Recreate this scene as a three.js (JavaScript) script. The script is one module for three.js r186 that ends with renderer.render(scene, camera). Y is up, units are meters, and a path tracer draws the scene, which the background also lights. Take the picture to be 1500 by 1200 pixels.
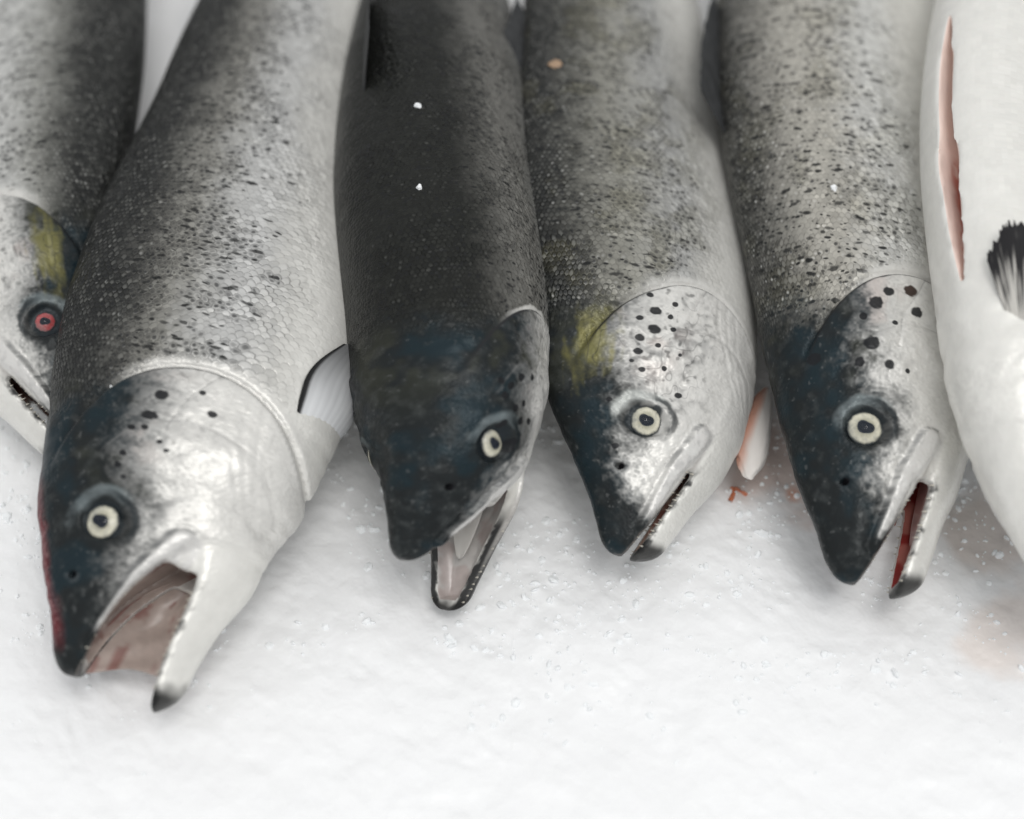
import * as THREE from 'three';
import { mergeGeometries } from 'three/addons/utils/BufferGeometryUtils.js';

// ---------------------------------------------------------------- camera, sky, sun, exposure
const scene = new THREE.Scene();
const PITCH = 52 * Math.PI / 180, DIST = 0.9;
const camera = new THREE.PerspectiveCamera(22.6, 1500 / 1200, 0.05, 30);
camera.position.set(0, 0.04 + DIST * Math.sin(PITCH), DIST * Math.cos(PITCH));
camera.lookAt(0, 0.04, 0);
camera.focus = 0.885;
camera.userData.fStop = 2.7;

const renderer = new THREE.WebGLRenderer({ antialias: true });
renderer.toneMapping = THREE.LinearToneMapping;
renderer.toneMappingExposure = 0.96;
renderer.shadowMap.enabled = true;

{ // overcast sky: brightest at the zenith, a plain grey all round
  const W = 128, Hh = 64, data = new Float32Array(W * Hh * 4);
  for (let j = 0; j < Hh; j++) for (let i = 0; i < W; i++) {
    const el = (j + 0.5) / Hh * Math.PI - Math.PI / 2;
    const lum = el > 0 ? (2 + Math.sin(el)) / 3 : 0.45;
    const k = (j * W + i) * 4;
    data[k] = lum * 0.99; data[k + 1] = lum; data[k + 2] = lum * 1.01; data[k + 3] = 1;
  }
  const sky = new THREE.DataTexture(data, W, Hh, THREE.RGBAFormat, THREE.FloatType);
  sky.mapping = THREE.EquirectangularReflectionMapping; sky.magFilter = THREE.LinearFilter; sky.needsUpdate = true;
  scene.background = sky; scene.environment = sky;
  scene.backgroundIntensity = 0.9; scene.environmentIntensity = 0.9;
}
const sun = new THREE.DirectionalLight(0xfffdfa, 1.0);
sun.position.set(0.25, 1.6, 0.45);
sun.castShadow = true; sun.shadow.radius = 45;
sun.shadow.mapSize.set(2048, 2048);
Object.assign(sun.shadow.camera, { left: -0.8, right: 0.8, top: 0.8, bottom: -0.8, near: 0.1, far: 5 });
scene.add(sun, sun.target);

// ---------------------------------------------------------------- helpers
const clamp = (x, a, b) => x < a ? a : x > b ? b : x;
const mix = (a, b, t) => a + (b - a) * t;
const sst = (a, b, x) => { const t = clamp((x - a) / (b - a), 0, 1); return t * t * (3 - 2 * t); };
function rng(seed) { let a = seed >>> 0; return () => { a = (a + 0x6D2B79F5) | 0; let t = Math.imul(a ^ (a >>> 15), 1 | a); t = (t + Math.imul(t ^ (t >>> 7), 61 | t)) ^ t; return ((t ^ (t >>> 14)) >>> 0) / 4294967296; }; }
function hash3(x, y, z) { let h = Math.imul(x, 374761393) ^ Math.imul(y, 668265263) ^ Math.imul(z, 1274126177); h = Math.imul(h ^ (h >>> 13), 1274126177); h ^= h >>> 16; return (h >>> 0) / 4294967296; }
function noise(x, y, z) {   // value noise, 0..1
  const xi = Math.floor(x), yi = Math.floor(y), zi = Math.floor(z);
  let fx = x - xi, fy = y - yi, fz = z - zi;
  fx = fx * fx * (3 - 2 * fx); fy = fy * fy * (3 - 2 * fy); fz = fz * fz * (3 - 2 * fz);
  const a = mix(mix(hash3(xi, yi, zi), hash3(xi + 1, yi, zi), fx), mix(hash3(xi, yi + 1, zi), hash3(xi + 1, yi + 1, zi), fx), fy);
  const b = mix(mix(hash3(xi, yi, zi + 1), hash3(xi + 1, yi, zi + 1), fx), mix(hash3(xi, yi + 1, zi + 1), hash3(xi + 1, yi + 1, zi + 1), fx), fy);
  return mix(a, b, fz);
}
const fbm = (x, y, z) => noise(x, y, z) * 0.55 + noise(x * 2.1 + 7, y * 2.1, z * 2.1) * 0.28 + noise(x * 4.3, y * 4.3 + 3, z * 4.3) * 0.17;
function table(pts, a, b, n) {   // monotone cubic through pts, sampled to a lookup function
  const m = pts.length, dx = [], sl = [], tg = [];
  for (let i = 0; i < m - 1; i++) { dx[i] = pts[i + 1][0] - pts[i][0]; sl[i] = (pts[i + 1][1] - pts[i][1]) / dx[i]; }
  for (let i = 0; i < m; i++) tg[i] = i === 0 ? sl[0] : i === m - 1 ? sl[m - 2] : sl[i - 1] * sl[i] <= 0 ? 0 : 2 / (1 / sl[i - 1] + 1 / sl[i]);
  const T = new Float64Array(n + 2);
  for (let k = 0; k <= n + 1; k++) {
    const x = a + (b - a) * k / n;
    if (x <= pts[0][0]) { T[k] = pts[0][1]; continue; }
    if (x >= pts[m - 1][0]) { T[k] = pts[m - 1][1]; continue; }
    let i = 0; while (x > pts[i + 1][0]) i++;
    const t = (x - pts[i][0]) / dx[i], t2 = t * t, t3 = t2 * t;
    T[k] = pts[i][1] * (2 * t3 - 3 * t2 + 1) + tg[i] * dx[i] * (t3 - 2 * t2 + t) + pts[i + 1][1] * (-2 * t3 + 3 * t2) + tg[i + 1] * dx[i] * (t3 - t2);
  }
  return x => { const f = clamp((x - a) / (b - a) * n, 0, n), i = f | 0; return T[i] + (T[i + 1] - T[i]) * (f - i); };
}
const mixA = (a, b, t) => a.map((x, i) => mix(x, b[i], t));
const corneaMat = new THREE.MeshPhysicalMaterial({ color: 0xffffff, roughness: 0.04, transmission: 1, thickness: 0, ior: 1.36, specularIntensity: 0.5 });
const names = {};
function numbered(name) { const n = names[name] = (names[name] ?? -1) + 1; return n ? `${name}_${String(n).padStart(3, '0')}` : name; }
function part(name, geometry, material, parent) {
  const m = new THREE.Mesh(geometry, material); m.name = name; m.castShadow = m.receiveShadow = true; parent.add(m); return m;
}
function byteTexture(W, Hh, data, srgb) {
  const t = new THREE.DataTexture(data, W, Hh, THREE.RGBAFormat, THREE.UnsignedByteType);
  t.magFilter = THREE.LinearFilter; t.minFilter = THREE.LinearFilter; t.wrapS = THREE.ClampToEdgeWrapping; t.wrapT = THREE.RepeatWrapping;
  if (srgb) t.colorSpace = THREE.SRGBColorSpace; t.needsUpdate = true; return t;
}

// ---------------------------------------------------------------- salmon anatomy, in head lengths: s tailward from the snout, d dorsal, l lateral
const S0 = -0.08, S1 = 5.2;
const topLine = table([[-0.012, 0], [0, 0.022], [0.012, 0.036], [0.035, 0.052], [0.07, 0.066], [0.12, 0.083], [0.2, 0.113], [0.3, 0.15], [0.4, 0.182], [0.5, 0.21], [0.62, 0.236], [0.8, 0.276], [1, 0.312], [1.3, 0.352], [1.8, 0.385], [2.3, 0.38], [3, 0.32], [3.8, 0.2], [4.4, 0.125], [4.8, 0.11], [4.95, 0.02]], S0, S1, 4000);
const bottomLine = table([[-0.012, -0.03], [0, -0.092], [0.012, -0.12], [0.04, -0.15], [0.1, -0.186], [0.2, -0.237], [0.3, -0.298], [0.4, -0.338], [0.5, -0.366], [0.7, -0.405], [1, -0.435], [1.3, -0.455], [1.8, -0.465], [2.5, -0.42], [3.2, -0.32], [3.8, -0.195], [4.4, -0.12], [4.8, -0.11], [4.95, -0.02]], S0, S1, 4000);
const halfWidth = table([[-0.012, 0], [0, 0.034], [0.015, 0.052], [0.04, 0.068], [0.1, 0.09], [0.2, 0.118], [0.3, 0.142], [0.4, 0.164], [0.5, 0.184], [0.7, 0.212], [1, 0.228], [1.5, 0.24], [2, 0.235], [2.8, 0.19], [3.6, 0.11], [4.4, 0.05], [4.8, 0.028], [4.95, 0.006]], S0, S1, 4000);
const HINGE = [0.45, -0.225], EYE = [0.425, 0.0], NOSTRIL = [0.265, 0.045];
const lineAng = Math.atan2(0.185, 0.44), LC = Math.cos(lineAng), LS = Math.sin(lineAng);
function aboveMouth(s, d, arch = 0.012) {   // signed distance above the mouth line, which runs from the hinge to the snout
  const x = HINGE[0] - s, y = d - HINGE[1];
  const along = x * LC + y * LS;
  return -x * LS + y * LC - (arch - 0.024) * Math.sin(clamp(along / 0.48, 0, 1) * Math.PI);
}
function loft(s, d, l) {
  const top = topLine(s), bot = bottomLine(s), w = Math.max(halfWidth(s), 1e-4);
  const h = Math.max((top - bot) / 2, 1e-4), c = (top + bot) / 2;
  // a little fuller below, narrower along the back
  const X = (d - c) / h, ww = w * (1 - 0.1 * X * Math.abs(X));
  const Y = l / ww;
  const r = Math.sqrt(X * X + Y * Y);
  if (r < 1e-4) return -Math.min(h, w);
  const g = Math.sqrt(X * X / (h * h) + Y * Y / (w * w)) / r;
  return s < 0.01 ? Math.max((r - 1) / g, -0.008 - s) : (r - 1) / g;
}
const smax = (a, b, k) => { const h = Math.max(k - Math.abs(a - b), 0) / k; return Math.max(a, b) + h * h * k * 0.25; };
const smin = (a, b, k) => -smax(-a, -b, k);
const segDist = (x, y, ax, ay, bx, by) => { const dx = bx - ax, dy = by - ay, t = clamp(((x - ax) * dx + (y - ay) * dy) / (dx * dx + dy * dy), 0, 1); return [Math.hypot(x - ax - dx * t, y - ay - dy * t), t]; };
function gillEdge(s, d) { // <0 inside the gill cover, distance-like
  const x = (s - 0.52) / 0.41, y = (d + 0.12) / 0.305, r = Math.hypot(x, y);
  return (r - 1) * 0.35;
}
const MAX_A = [0.085, -0.058], MAX_M = [0.29, -0.122], MAX_B = [0.41, -0.185];
function maxilla(s, d) { // distance to the upper jaw bone, less its half breadth
  const [d1, t1] = segDist(s, d, ...MAX_A, ...MAX_M), [d2, t2] = segDist(s, d, ...MAX_M, ...MAX_B);
  return Math.min(d1 - mix(0.014, 0.024, t1), d2 - mix(0.024, 0.036, t2));
}
const maxMid = s => s < MAX_M[0] ? mix(MAX_A[1], MAX_M[1], (s - MAX_A[0]) / (MAX_M[0] - MAX_A[0])) : mix(MAX_M[1], MAX_B[1], (s - MAX_M[0]) / (MAX_B[0] - MAX_M[0]));
function relief(s, d, gill = 1, seed = 0) { // how far the skin stands out, rest pose
  let o = s < 1 ? (0.008 * (noise(s * 13 + seed * 7, d * 13, seed) - 0.5) + 0.004 * (noise(s * 34, d * 34 + seed * 3, 2) - 0.5)) * sst(1, 0.8, s) * sst(0, 0.06, s) : 0;
  const er = Math.hypot(s - EYE[0], d - EYE[1]);
  const ea = Math.atan2(d - EYE[1], s - EYE[0]), ew = er * (1 + 0.11 * Math.cos(2 * ea + 0.9) + 0.05 * Math.cos(3 * ea + 2));
  o -= 0.018 * (1 - sst(0.046, 0.066, ew));
  
  const mx = maxilla(s, d); o += 0.015 * (1 - sst(-0.008, 0.006, mx)); o -= 0.004 * Math.exp(-(((mx - 0.012) / 0.006) ** 2));
  const nr = Math.hypot((s - NOSTRIL[0]) * (0.9 + 0.5 * noise(s * 60, d * 60, seed)), (d - NOSTRIL[1])); o -= 0.022 * (1 - sst(0.006, 0.015, nr)); 
  if (s > 0.55) {
    const ge = gillEdge(s, d), k = sst(0.55, 0.75, s) * gill;
    o += k * (0.012 * (1 - sst(-0.004, 0.006, ge)) - 0.01 * Math.exp(-(((ge - 0.009) / 0.007) ** 2)));
    const pe = Math.hypot((s - 0.5) / 0.26, (d + 0.14) / 0.22) - 1; // cheek plate
    o += 0.004 * (1 - sst(-0.03, 0.03, pe)) * sst(0.55, 0.62, s);
  }
  return o;
}
function makeShape(gapeDeg, extra, gill = 1, jl = 1, arch = 0.012, jw = 1, seed = 0) {
  const g = gapeDeg * Math.PI / 180, cg = Math.cos(g), sg = Math.sin(g);
  const unJaw = (s, d) => { const x = (s - HINGE[0]) / jl, y = (d - HINGE[1]) / jl; return [HINGE[0] + x * cg + y * sg, HINGE[1] - x * sg + y * cg]; };   // posed -> rest
  const jawPose = (s, d) => { const x = (s - HINGE[0]) * jl, y = (d - HINGE[1]) * jl; return [HINGE[0] + x * cg - y * sg, HINGE[1] + x * sg + y * cg]; };  // rest -> posed
  const res = { outer: 0, cav: 0, jaw: 0, skull: 0 };
  function sdf(s, d, l) {
    l = Math.abs(l);
    const full = loft(s, d, l);
    if (s > 1.3) { res.outer = full; res.cav = 9; res.skull = full; res.jaw = 9; }
    else {
      const o = relief(s, d, gill, seed);
      const body = full - o;
      const m = aboveMouth(s, d, arch);
      const wedge = Math.max(m, s - HINGE[0]);
      const skull = smax(body, -wedge, 0.014);
      const [qs, qd] = unJaw(s, d);
      const fq = loft(qs, qd, l / mix(jw, 1, sst(0.3, 0.5, qs))), mq = aboveMouth(qs, qd);
      const jo = 0.004 * Math.exp(-(((qs - 0.02) / 0.03) ** 2));
      const jaw = smax(smax(fq - jo, mq + 0.006, 0.022), qs - HINGE[0] - 0.2, 0.02);
      let outer = smin(skull, jaw, s < 0.3 ? 0.004 : mix(0.004, 0.03, sst(0.3, 0.5, s)));
      const hd = Math.hypot(s - HINGE[0], d - HINGE[1]);
      if (hd < 0.3) {
        const cheek = smax(Math.abs(full + 0.014) - 0.013, hd - (arch > 0.03 ? 0.105 : 0.15), 0.01);
        outer = smin(outer, cheek, 0.02);
      }
      const cavU = Math.max(full + 0.03, m - 0.04, -(mq + 0.05), 0.045 - s, s - 0.62);
      const cavJ = Math.max(fq + 0.034, -(mq + 0.05 + 0.02 * sst(0.1, 0.3, qs)), mq - 0.015, 0.03 - qs, s - 0.62);
      let cav = Math.min(cavU, cavJ);
      res.outer = outer; res.cav = cav; res.skull = skull; res.jaw = jaw;
    }
    if (extra) extra(s, d, l, res);
    return Math.max(res.outer, -res.cav);
  }
  return { sdf, res, unJaw, jawPose };
}

// surface nets on a rectilinear grid; returns positions in (s, d, l) and quads
function surfaceNets(shape, sN, dN, lHalf, asym) {
  const ns = sN.length, nd = dN.length;
  const lN = []; for (let i = lHalf.length - 1; i > 0; i--) lN.push(-lHalf[i]); for (const x of lHalf) lN.push(x);
  const nl = lN.length, F = new Float32Array(ns * nd * nl), mid = lHalf.length - 1;
  const at = (i, j, k) => (i * nd + j) * nl + k;
  for (let i = 0; i < ns; i++) for (let j = 0; j < nd; j++) for (let k = 0; k < lHalf.length; k++) {
    const v = shape.sdf(sN[i], dN[j], lHalf[k]);
    F[at(i, j, mid + k)] = v; F[at(i, j, mid - k)] = v;
  }
  const id = new Int32Array(ns * nd * nl).fill(-1), pos = [], quads = [];
  for (let i = 0; i < ns - 1; i++) for (let j = 0; j < nd - 1; j++) for (let k = 0; k < nl - 1; k++) {
    let cnt = 0, x = 0, y = 0, z = 0, mask = 0;
    for (let c = 0; c < 8; c++) if (F[at(i + (c & 1), j + (c >> 1 & 1), k + (c >> 2))] < 0) mask |= 1 << c;
    if (mask === 0 || mask === 255) continue;
    for (let c = 0; c < 8; c++) for (let b = 1; b < 8; b <<= 1) {
      if (c & b) continue; const e = c | b;
      if ((mask >> c & 1) === (mask >> e & 1)) continue;
      const va = F[at(i + (c & 1), j + (c >> 1 & 1), k + (c >> 2))], vb = F[at(i + (e & 1), j + (e >> 1 & 1), k + (e >> 2))], t = va / (va - vb);
      x += mix(sN[i + (c & 1)], sN[i + (e & 1)], t); y += mix(dN[j + (c >> 1 & 1)], dN[j + (e >> 1 & 1)], t); z += mix(lN[k + (c >> 2)], lN[k + (e >> 2)], t); cnt++;
    }
    id[at(i, j, k)] = pos.length / 3; pos.push(x / cnt, y / cnt, z / cnt);
  }
  for (let i = 1; i < ns - 1; i++) for (let j = 1; j < nd - 1; j++) for (let k = 1; k < nl - 1; k++) {
    const a = F[at(i, j, k)] < 0;
    if (a !== F[at(i + 1, j, k)] < 0) { const q = [id[at(i, j - 1, k - 1)], id[at(i, j, k - 1)], id[at(i, j, k)], id[at(i, j - 1, k)]]; quads.push(a ? q : q.reverse()); }
    if (a !== F[at(i, j + 1, k)] < 0) { const q = [id[at(i - 1, j, k - 1)], id[at(i - 1, j, k)], id[at(i, j, k)], id[at(i, j, k - 1)]]; quads.push(a ? q : q.reverse()); }
    if (a !== F[at(i, j, k + 1)] < 0) { const q = [id[at(i - 1, j - 1, k)], id[at(i, j - 1, k)], id[at(i, j, k)], id[at(i - 1, j, k)]]; quads.push(a ? q : q.reverse()); }
  }
  return { pos, quads };
}
function steps(list) { const out = [list[0]]; for (let i = 1; i < list.length; i += 2) { const to = list[i], st = list[i + 1]; while (out[out.length - 1] < to - 1e-9) out.push(Math.min(out[out.length - 1] + st, to)); } return out; }

// texture coordinates: u along the fish, v round it
const U_KNEE = 2.75, U_SHARE = 0.84;
const sToU = s => s < U_KNEE ? (s + 0.08) / (U_KNEE + 0.08) * U_SHARE : U_SHARE + (s - U_KNEE) / (S1 - U_KNEE) * (1 - U_SHARE);
const uToS = u => u < U_SHARE ? u / U_SHARE * (U_KNEE + 0.08) - 0.08 : U_KNEE + (u - U_SHARE) / (1 - U_SHARE) * (S1 - U_KNEE);
const ASP = 1.5;

function fishSpine(spec) {
  const pts = spec.axis.map(p => new THREE.Vector3(...p));
  const n = pts.length;
  const dir = pts[n - 1].clone().sub(pts[n - 2]).normalize(); dir.y *= 0.3; dir.normalize();
  pts.push(pts[n - 1].clone().addScaledVector(dir, 0.2), pts[n - 1].clone().addScaledVector(dir, 0.5));
  const curve = new THREE.CatmullRomCurve3(pts, false, 'centripetal'); curve.arcLengthDivisions = 800;
  const len = curve.getLength(), N = 600, P = [], T = [];
  for (let i = 0; i <= N; i++) { const t = i / N; P.push(curve.getPointAt(t)); T.push(curve.getTangentAt(t)); }
  const mir = spec.mirror ? -1 : 1, H = spec.H;
  const rollT = typeof spec.roll === 'number' ? () => spec.roll : table(spec.roll, S0, S1, 500);
  const A = new THREE.Vector3(), Tn = new THREE.Vector3(), up = new THREE.Vector3(), R0 = new THREE.Vector3(), D = new THREE.Vector3(), L = new THREE.Vector3();
  function frame(s) {
    const x = s * H, f = clamp(x / len * N, 0, N - 1e-6), i = f | 0;
    A.copy(P[i]).lerp(P[i + 1], f - i); Tn.copy(T[i]).lerp(T[i + 1], f - i).normalize();
    if (x < 0) A.addScaledVector(Tn, x);
    up.set(0, 1, 0).addScaledVector(Tn, -Tn.y).normalize();
    R0.copy(up).cross(Tn).negate();   // left of an upright fish
    const r = rollT(s) * Math.PI / 180, c = Math.cos(r), q = Math.sin(r);
    D.copy(R0).multiplyScalar(-c * mir).addScaledVector(up, q);
    L.copy(up).multiplyScalar(c).addScaledVector(R0, q * mir);
  }
  const deep = spec.deep ?? 1, tall = spec.tall ?? 1, fat = spec.fat ?? 1;   // build of this individual
  const place = (s, d, l, out = new THREE.Vector3()) => { frame(s); const k = sst(0, 0.5, s); d *= 1 + ((d < 0 ? deep : tall) - 1) * k; l *= 1 + (fat - 1) * (0.2 + 0.8 * k); const tp = mix(1, spec.taper ?? 1, sst(0.9, 2.3, s)); d *= tp; l *= tp; return out.copy(A).addScaledVector(D, d * H).addScaledVector(L, l * H); };
  const turn = (s, vs, vd, vl) => { frame(s); return new THREE.Vector3().addScaledVector(Tn, vs).addScaledVector(D, vd).addScaledVector(L, vl).normalize(); };
  return { place, turn, H, mir };
}

const fishList = [];
function makeFish(spec) {
  const root = new THREE.Group(); root.name = numbered(spec.name ?? 'salmon');
  root.userData = { label: spec.label, category: 'fish', group: 'whole salmon laid side by side on ice' };
  const spine = fishSpine(spec), { place, mir, H } = spine;
  const shape = makeShape(spec.gape, spec.extra, spec.gill ?? 1, spec.jawLong ?? 1, spec.arch ?? 0.012, spec.jawWide ?? 1, spec.seed), { sdf, res } = shape;
  const q = spec.cell ?? 0.0085;
  const sN = steps([spec.jawLong > 1.1 ? -0.2 : -0.085, 1.1, q, 1.3, 0.014, 2.6, 0.025, 5.02, 0.06]);
  const dN = steps([-0.50, 0.42, q * 1.05]), lH = steps([0, 0.275, q]);
  const net = surfaceNets(shape, sN, dN, lH);
  const nv = net.pos.length / 3, p = net.pos, e = 0.002;
  for (let it = 0; it < 2; it++) for (let i = 0; i < nv; i++) {
    const a = p[i * 3], b = p[i * 3 + 1], c = p[i * 3 + 2]; if (a > 4.8 && it) continue;
    const f = sdf(a, b, c), gx = (sdf(a + e, b, c) - f) / e, gy = (sdf(a, b + e, c) - f) / e, gz = (sdf(a, b, c + e) - f) / e, gg = gx * gx + gy * gy + gz * gz;
    if (gg < 0.05) continue;
    const k = clamp(f / gg, -q * 0.5, q * 0.5);
    p[i * 3] -= k * gx; p[i * 3 + 1] -= k * gy; p[i * 3 + 2] -= k * gz;
  }
  // rest pose, lining field and uv per vertex
  const G = new Float32Array(nv), U = new Float32Array(nv), V = new Float32Array(nv), W = new Float32Array(nv * 3), seam = (spec.seam ?? -140) * Math.PI / 180;
  const v3 = new THREE.Vector3();
  for (let i = 0; i < nv; i++) {
    const a = p[i * 3], b = p[i * 3 + 1], c = p[i * 3 + 2];
    sdf(a, b, c); G[i] = -res.cav - res.outer;
    let rs = a, rd = b;
    if (a < 0.9) { const w = sst(-0.012, 0.012, res.skull - res.jaw); if (w > 0) { const [x, y] = shape.unJaw(a, b); rs = mix(a, x, w); rd = mix(b, y, w); } }
    U[i] = sToU(rs);
    let th = Math.atan2(rd / ASP, c) - seam; th -= Math.floor(th / (2 * Math.PI)) * 2 * Math.PI; V[i] = th / (2 * Math.PI);
    place(a, b, c, v3); W[i * 3] = v3.x; W[i * 3 + 1] = v3.y; W[i * 3 + 2] = v3.z;
  }
  // triangles, clipped along the lip where skin meets lining
  const mk = () => ({ x: [], uv: [], loc: [], map: new Map(), idx: [] });
  const skin = mk(), lining = mk();
  const put = (m, key, x, u, v, loc) => { let n = m.map.get(key); if (n === undefined) { n = m.x.length / 3; m.map.set(key, n); m.x.push(...x); m.uv.push(u, v); m.loc.push(...loc); } return n; };
  const vert = i => ({ key: String(i), x: [W[i * 3], W[i * 3 + 1], W[i * 3 + 2]], u: U[i], v: V[i], g: G[i], loc: [p[i * 3], p[i * 3 + 1], p[i * 3 + 2]] });
  const cut = (a, b) => { const t = a.g / (a.g - b.g), lo = a.key < b.key; return { key: lo ? a.key + '_' + b.key : b.key + '_' + a.key, x: a.x.map((x, k) => mix(x, b.x[k], t)), u: mix(a.u, b.u, t), v: mix(a.v, b.v, t), g: 0, loc: a.loc.map((x, k) => mix(x, b.loc[k], t)) }; };
  const emit = (m, poly) => {
    const ids = poly.map(t => { return put(m, t.key + (t.wrap ? 'w' : ''), t.x, t.u, t.v, t.loc); });
    for (let i = 1; i + 1 < ids.length; i++) m.idx.push(ids[0], ids[i], ids[i + 1]);
  };
  for (const Q of net.quads) for (const tri of [[Q[0], Q[1], Q[2]], [Q[0], Q[2], Q[3]]]) {
    const vs = tri.map(vert); if (mir < 0) vs.reverse();
    const lo = Math.min(vs[0].v, vs[1].v, vs[2].v), hi = Math.max(vs[0].v, vs[1].v, vs[2].v);
    if (hi - lo > 0.5) for (const t of vs) if (t.v < 0.5) { t.v += 1; t.wrap = true; t.key += 'w'; }
    const inn = vs.filter(t => t.g > 0).length;
    if (inn === 0) emit(skin, vs); else if (inn === 3) emit(lining, vs);
    else {
      const A = [], B = [];
      for (let i = 0; i < 3; i++) { const a = vs[i], b = vs[(i + 1) % 3]; (a.g > 0 ? B : A).push(a); if ((a.g > 0) !== (b.g > 0)) { const c = cut(a, b); A.push(c); B.push(c); } }
      emit(skin, A); emit(lining, B);
    }
  }
  const build = (m, colour) => {
    const g = new THREE.BufferGeometry();
    g.setAttribute('position', new THREE.Float32BufferAttribute(m.x, 3)); g.setAttribute('uv', new THREE.Float32BufferAttribute(m.uv, 2)); g.setIndex(m.idx);
    // smooth normals shared across the texture seam
    g.computeVertexNormals();
    const N = g.attributes.normal, at = new Map();
    for (const [key, i] of m.map) { if (!key.includes('w')) at.set(key, i); }
    for (const [key, i] of m.map) if (key.includes('w')) { const j = at.get(key.replaceAll('w', '')); if (j !== undefined) { const x = N.getX(i) + N.getX(j), y = N.getY(i) + N.getY(j), z = N.getZ(i) + N.getZ(j), r = Math.hypot(x, y, z) || 1; N.setXYZ(i, x / r, y / r, z / r); N.setXYZ(j, x / r, y / r, z / r); } }
    if (colour) { const c = []; for (let i = 0; i < m.loc.length; i += 3) c.push(...colour(m.loc[i], m.loc[i + 1], m.loc[i + 2])); g.setAttribute('color', new THREE.Float32BufferAttribute(c, 3)); }
    return g;
  };
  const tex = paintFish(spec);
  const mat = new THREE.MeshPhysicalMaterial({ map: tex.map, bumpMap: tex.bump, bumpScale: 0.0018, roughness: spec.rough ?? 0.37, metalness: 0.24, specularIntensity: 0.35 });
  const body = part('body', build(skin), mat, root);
  if (lining.idx.length) part(spec.liningName ?? 'mouth_lining', build(lining, spec.liningColour ?? ((s, d, l) => {
    const n = fbm(s * 30, d * 30, l * 30), blot = sst(0.5, 0.62, fbm(s * 14 + 5, d * 14, l * 14));
    return mixA(spec.mouthPale ?? [0.5, 0.36, 0.3], spec.mouthBlood ?? [0.36, 0.16, 0.13], blot).map(x => x * (0.75 + 0.5 * n));
  })), new THREE.MeshPhysicalMaterial({ vertexColors: true, roughness: 0.3, clearcoat: 0.4, clearcoatRoughness: 0.2 }), root);
  fishList.push({ spec, root, shape, spine, skin });

  // eyes: cream iris with a dark pupil, sunk in the orbit
  for (const side of spec.eyeSides ?? [1, -1]) {
    let l = 0.3; while (l > 0.02 && loft(EYE[0], EYE[1], l) > 0) l -= 0.001;
    const h = 0.004, gs = (loft(EYE[0] + h, EYE[1], l) - loft(EYE[0] - h, EYE[1], l)), gd = (loft(EYE[0], EYE[1] + h, l) - loft(EYE[0], EYE[1] - h, l)), gl = (loft(EYE[0], EYE[1], l + h) - loft(EYE[0], EYE[1], l - h)), gn = Math.hypot(gs, gd, gl);
    const nrm = spine.turn(EYE[0], gs / gn, gd / gn, gl / gn * side), at = place(EYE[0], EYE[1], (l - 0.0095) * side);
    const R = (spec.eyeR ?? 0.052) * H;
    const tail = spine.turn(EYE[0], 1, 0, 0), ex = tail.clone().addScaledVector(nrm, -tail.dot(nrm)).normalize(), ey = nrm.clone().cross(ex);
    const cap = (r, bulge, rings, seg, lift, wob, colour) => {
      const P = [], I = [], C = [], o = new THREE.Vector3();
      for (let i = 0; i <= rings; i++) for (let j = 0; j < seg; j++) {
        const f = Math.max(i / rings, 0.02), a = j / seg * 2 * Math.PI, rr = r * f * (1 + wob * (-Math.cos(a * 2 + 0.5) + Math.cos(a * 3 + 1 + spec.seed) * 0.45));
        o.copy(at).addScaledVector(ex, Math.cos(a) * rr).addScaledVector(ey, Math.sin(a) * rr).addScaledVector(nrm, lift + bulge * (1 - f * f));
        P.push(o.x, o.y, o.z); C.push(...colour(f, a));
      }
      for (let i = 0; i < rings; i++) for (let j = 0; j < seg; j++) { const a = i * seg + j, b = i * seg + (j + 1) % seg, c = a + seg, d = b + seg; I.push(a, c, d, a, d, b); }
      const g = new THREE.BufferGeometry(); g.setAttribute('position', new THREE.Float32BufferAttribute(P, 3)); g.setAttribute('color', new THREE.Float32BufferAttribute(C, 3)); g.setIndex(I); g.computeVertexNormals(); return g;
    };
    const irisC = spec.iris ?? [0.74, 0.71, 0.57], seedE = spec.seed * 3.1;
    const em = new THREE.MeshPhysicalMaterial({ vertexColors: true, roughness: 0.35, clearcoat: 0.25, clearcoatRoughness: 0.12, side: THREE.DoubleSide });
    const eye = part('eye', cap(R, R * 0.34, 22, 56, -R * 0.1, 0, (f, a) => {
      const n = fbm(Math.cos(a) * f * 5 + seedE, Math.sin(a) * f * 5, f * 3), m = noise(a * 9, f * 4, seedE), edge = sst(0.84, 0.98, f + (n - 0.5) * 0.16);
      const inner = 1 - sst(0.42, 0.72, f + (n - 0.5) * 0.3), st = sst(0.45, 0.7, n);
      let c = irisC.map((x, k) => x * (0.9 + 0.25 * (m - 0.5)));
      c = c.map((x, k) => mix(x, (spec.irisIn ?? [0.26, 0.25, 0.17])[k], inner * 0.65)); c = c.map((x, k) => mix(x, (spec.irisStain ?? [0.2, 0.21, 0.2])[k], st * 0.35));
      const lidShade = sst(0.25, 0.95, f * Math.cos(a - 0.3 - spec.seed * 0.4) + (n - 0.5) * 0.6) * 0.5; c = c.map((x, k) => mix(x, [0.16, 0.17, 0.16][k], lidShade));  // shading from the lid painted into one side of the iris
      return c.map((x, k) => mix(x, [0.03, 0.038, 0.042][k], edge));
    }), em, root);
    const pm = new THREE.MeshPhysicalMaterial({ vertexColors: true, roughness: 0.4, specularIntensity: 0.2, side: THREE.DoubleSide });
    part('pupil', cap(R * (spec.pupilR ?? 0.44), R * 0.07, 8, 36, R * 0.21, 0.16, (f) => mixA([0.012, 0.016, 0.024], [0.05, 0.06, 0.07], sst(0.8, 1, f))), pm, eye);
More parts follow.
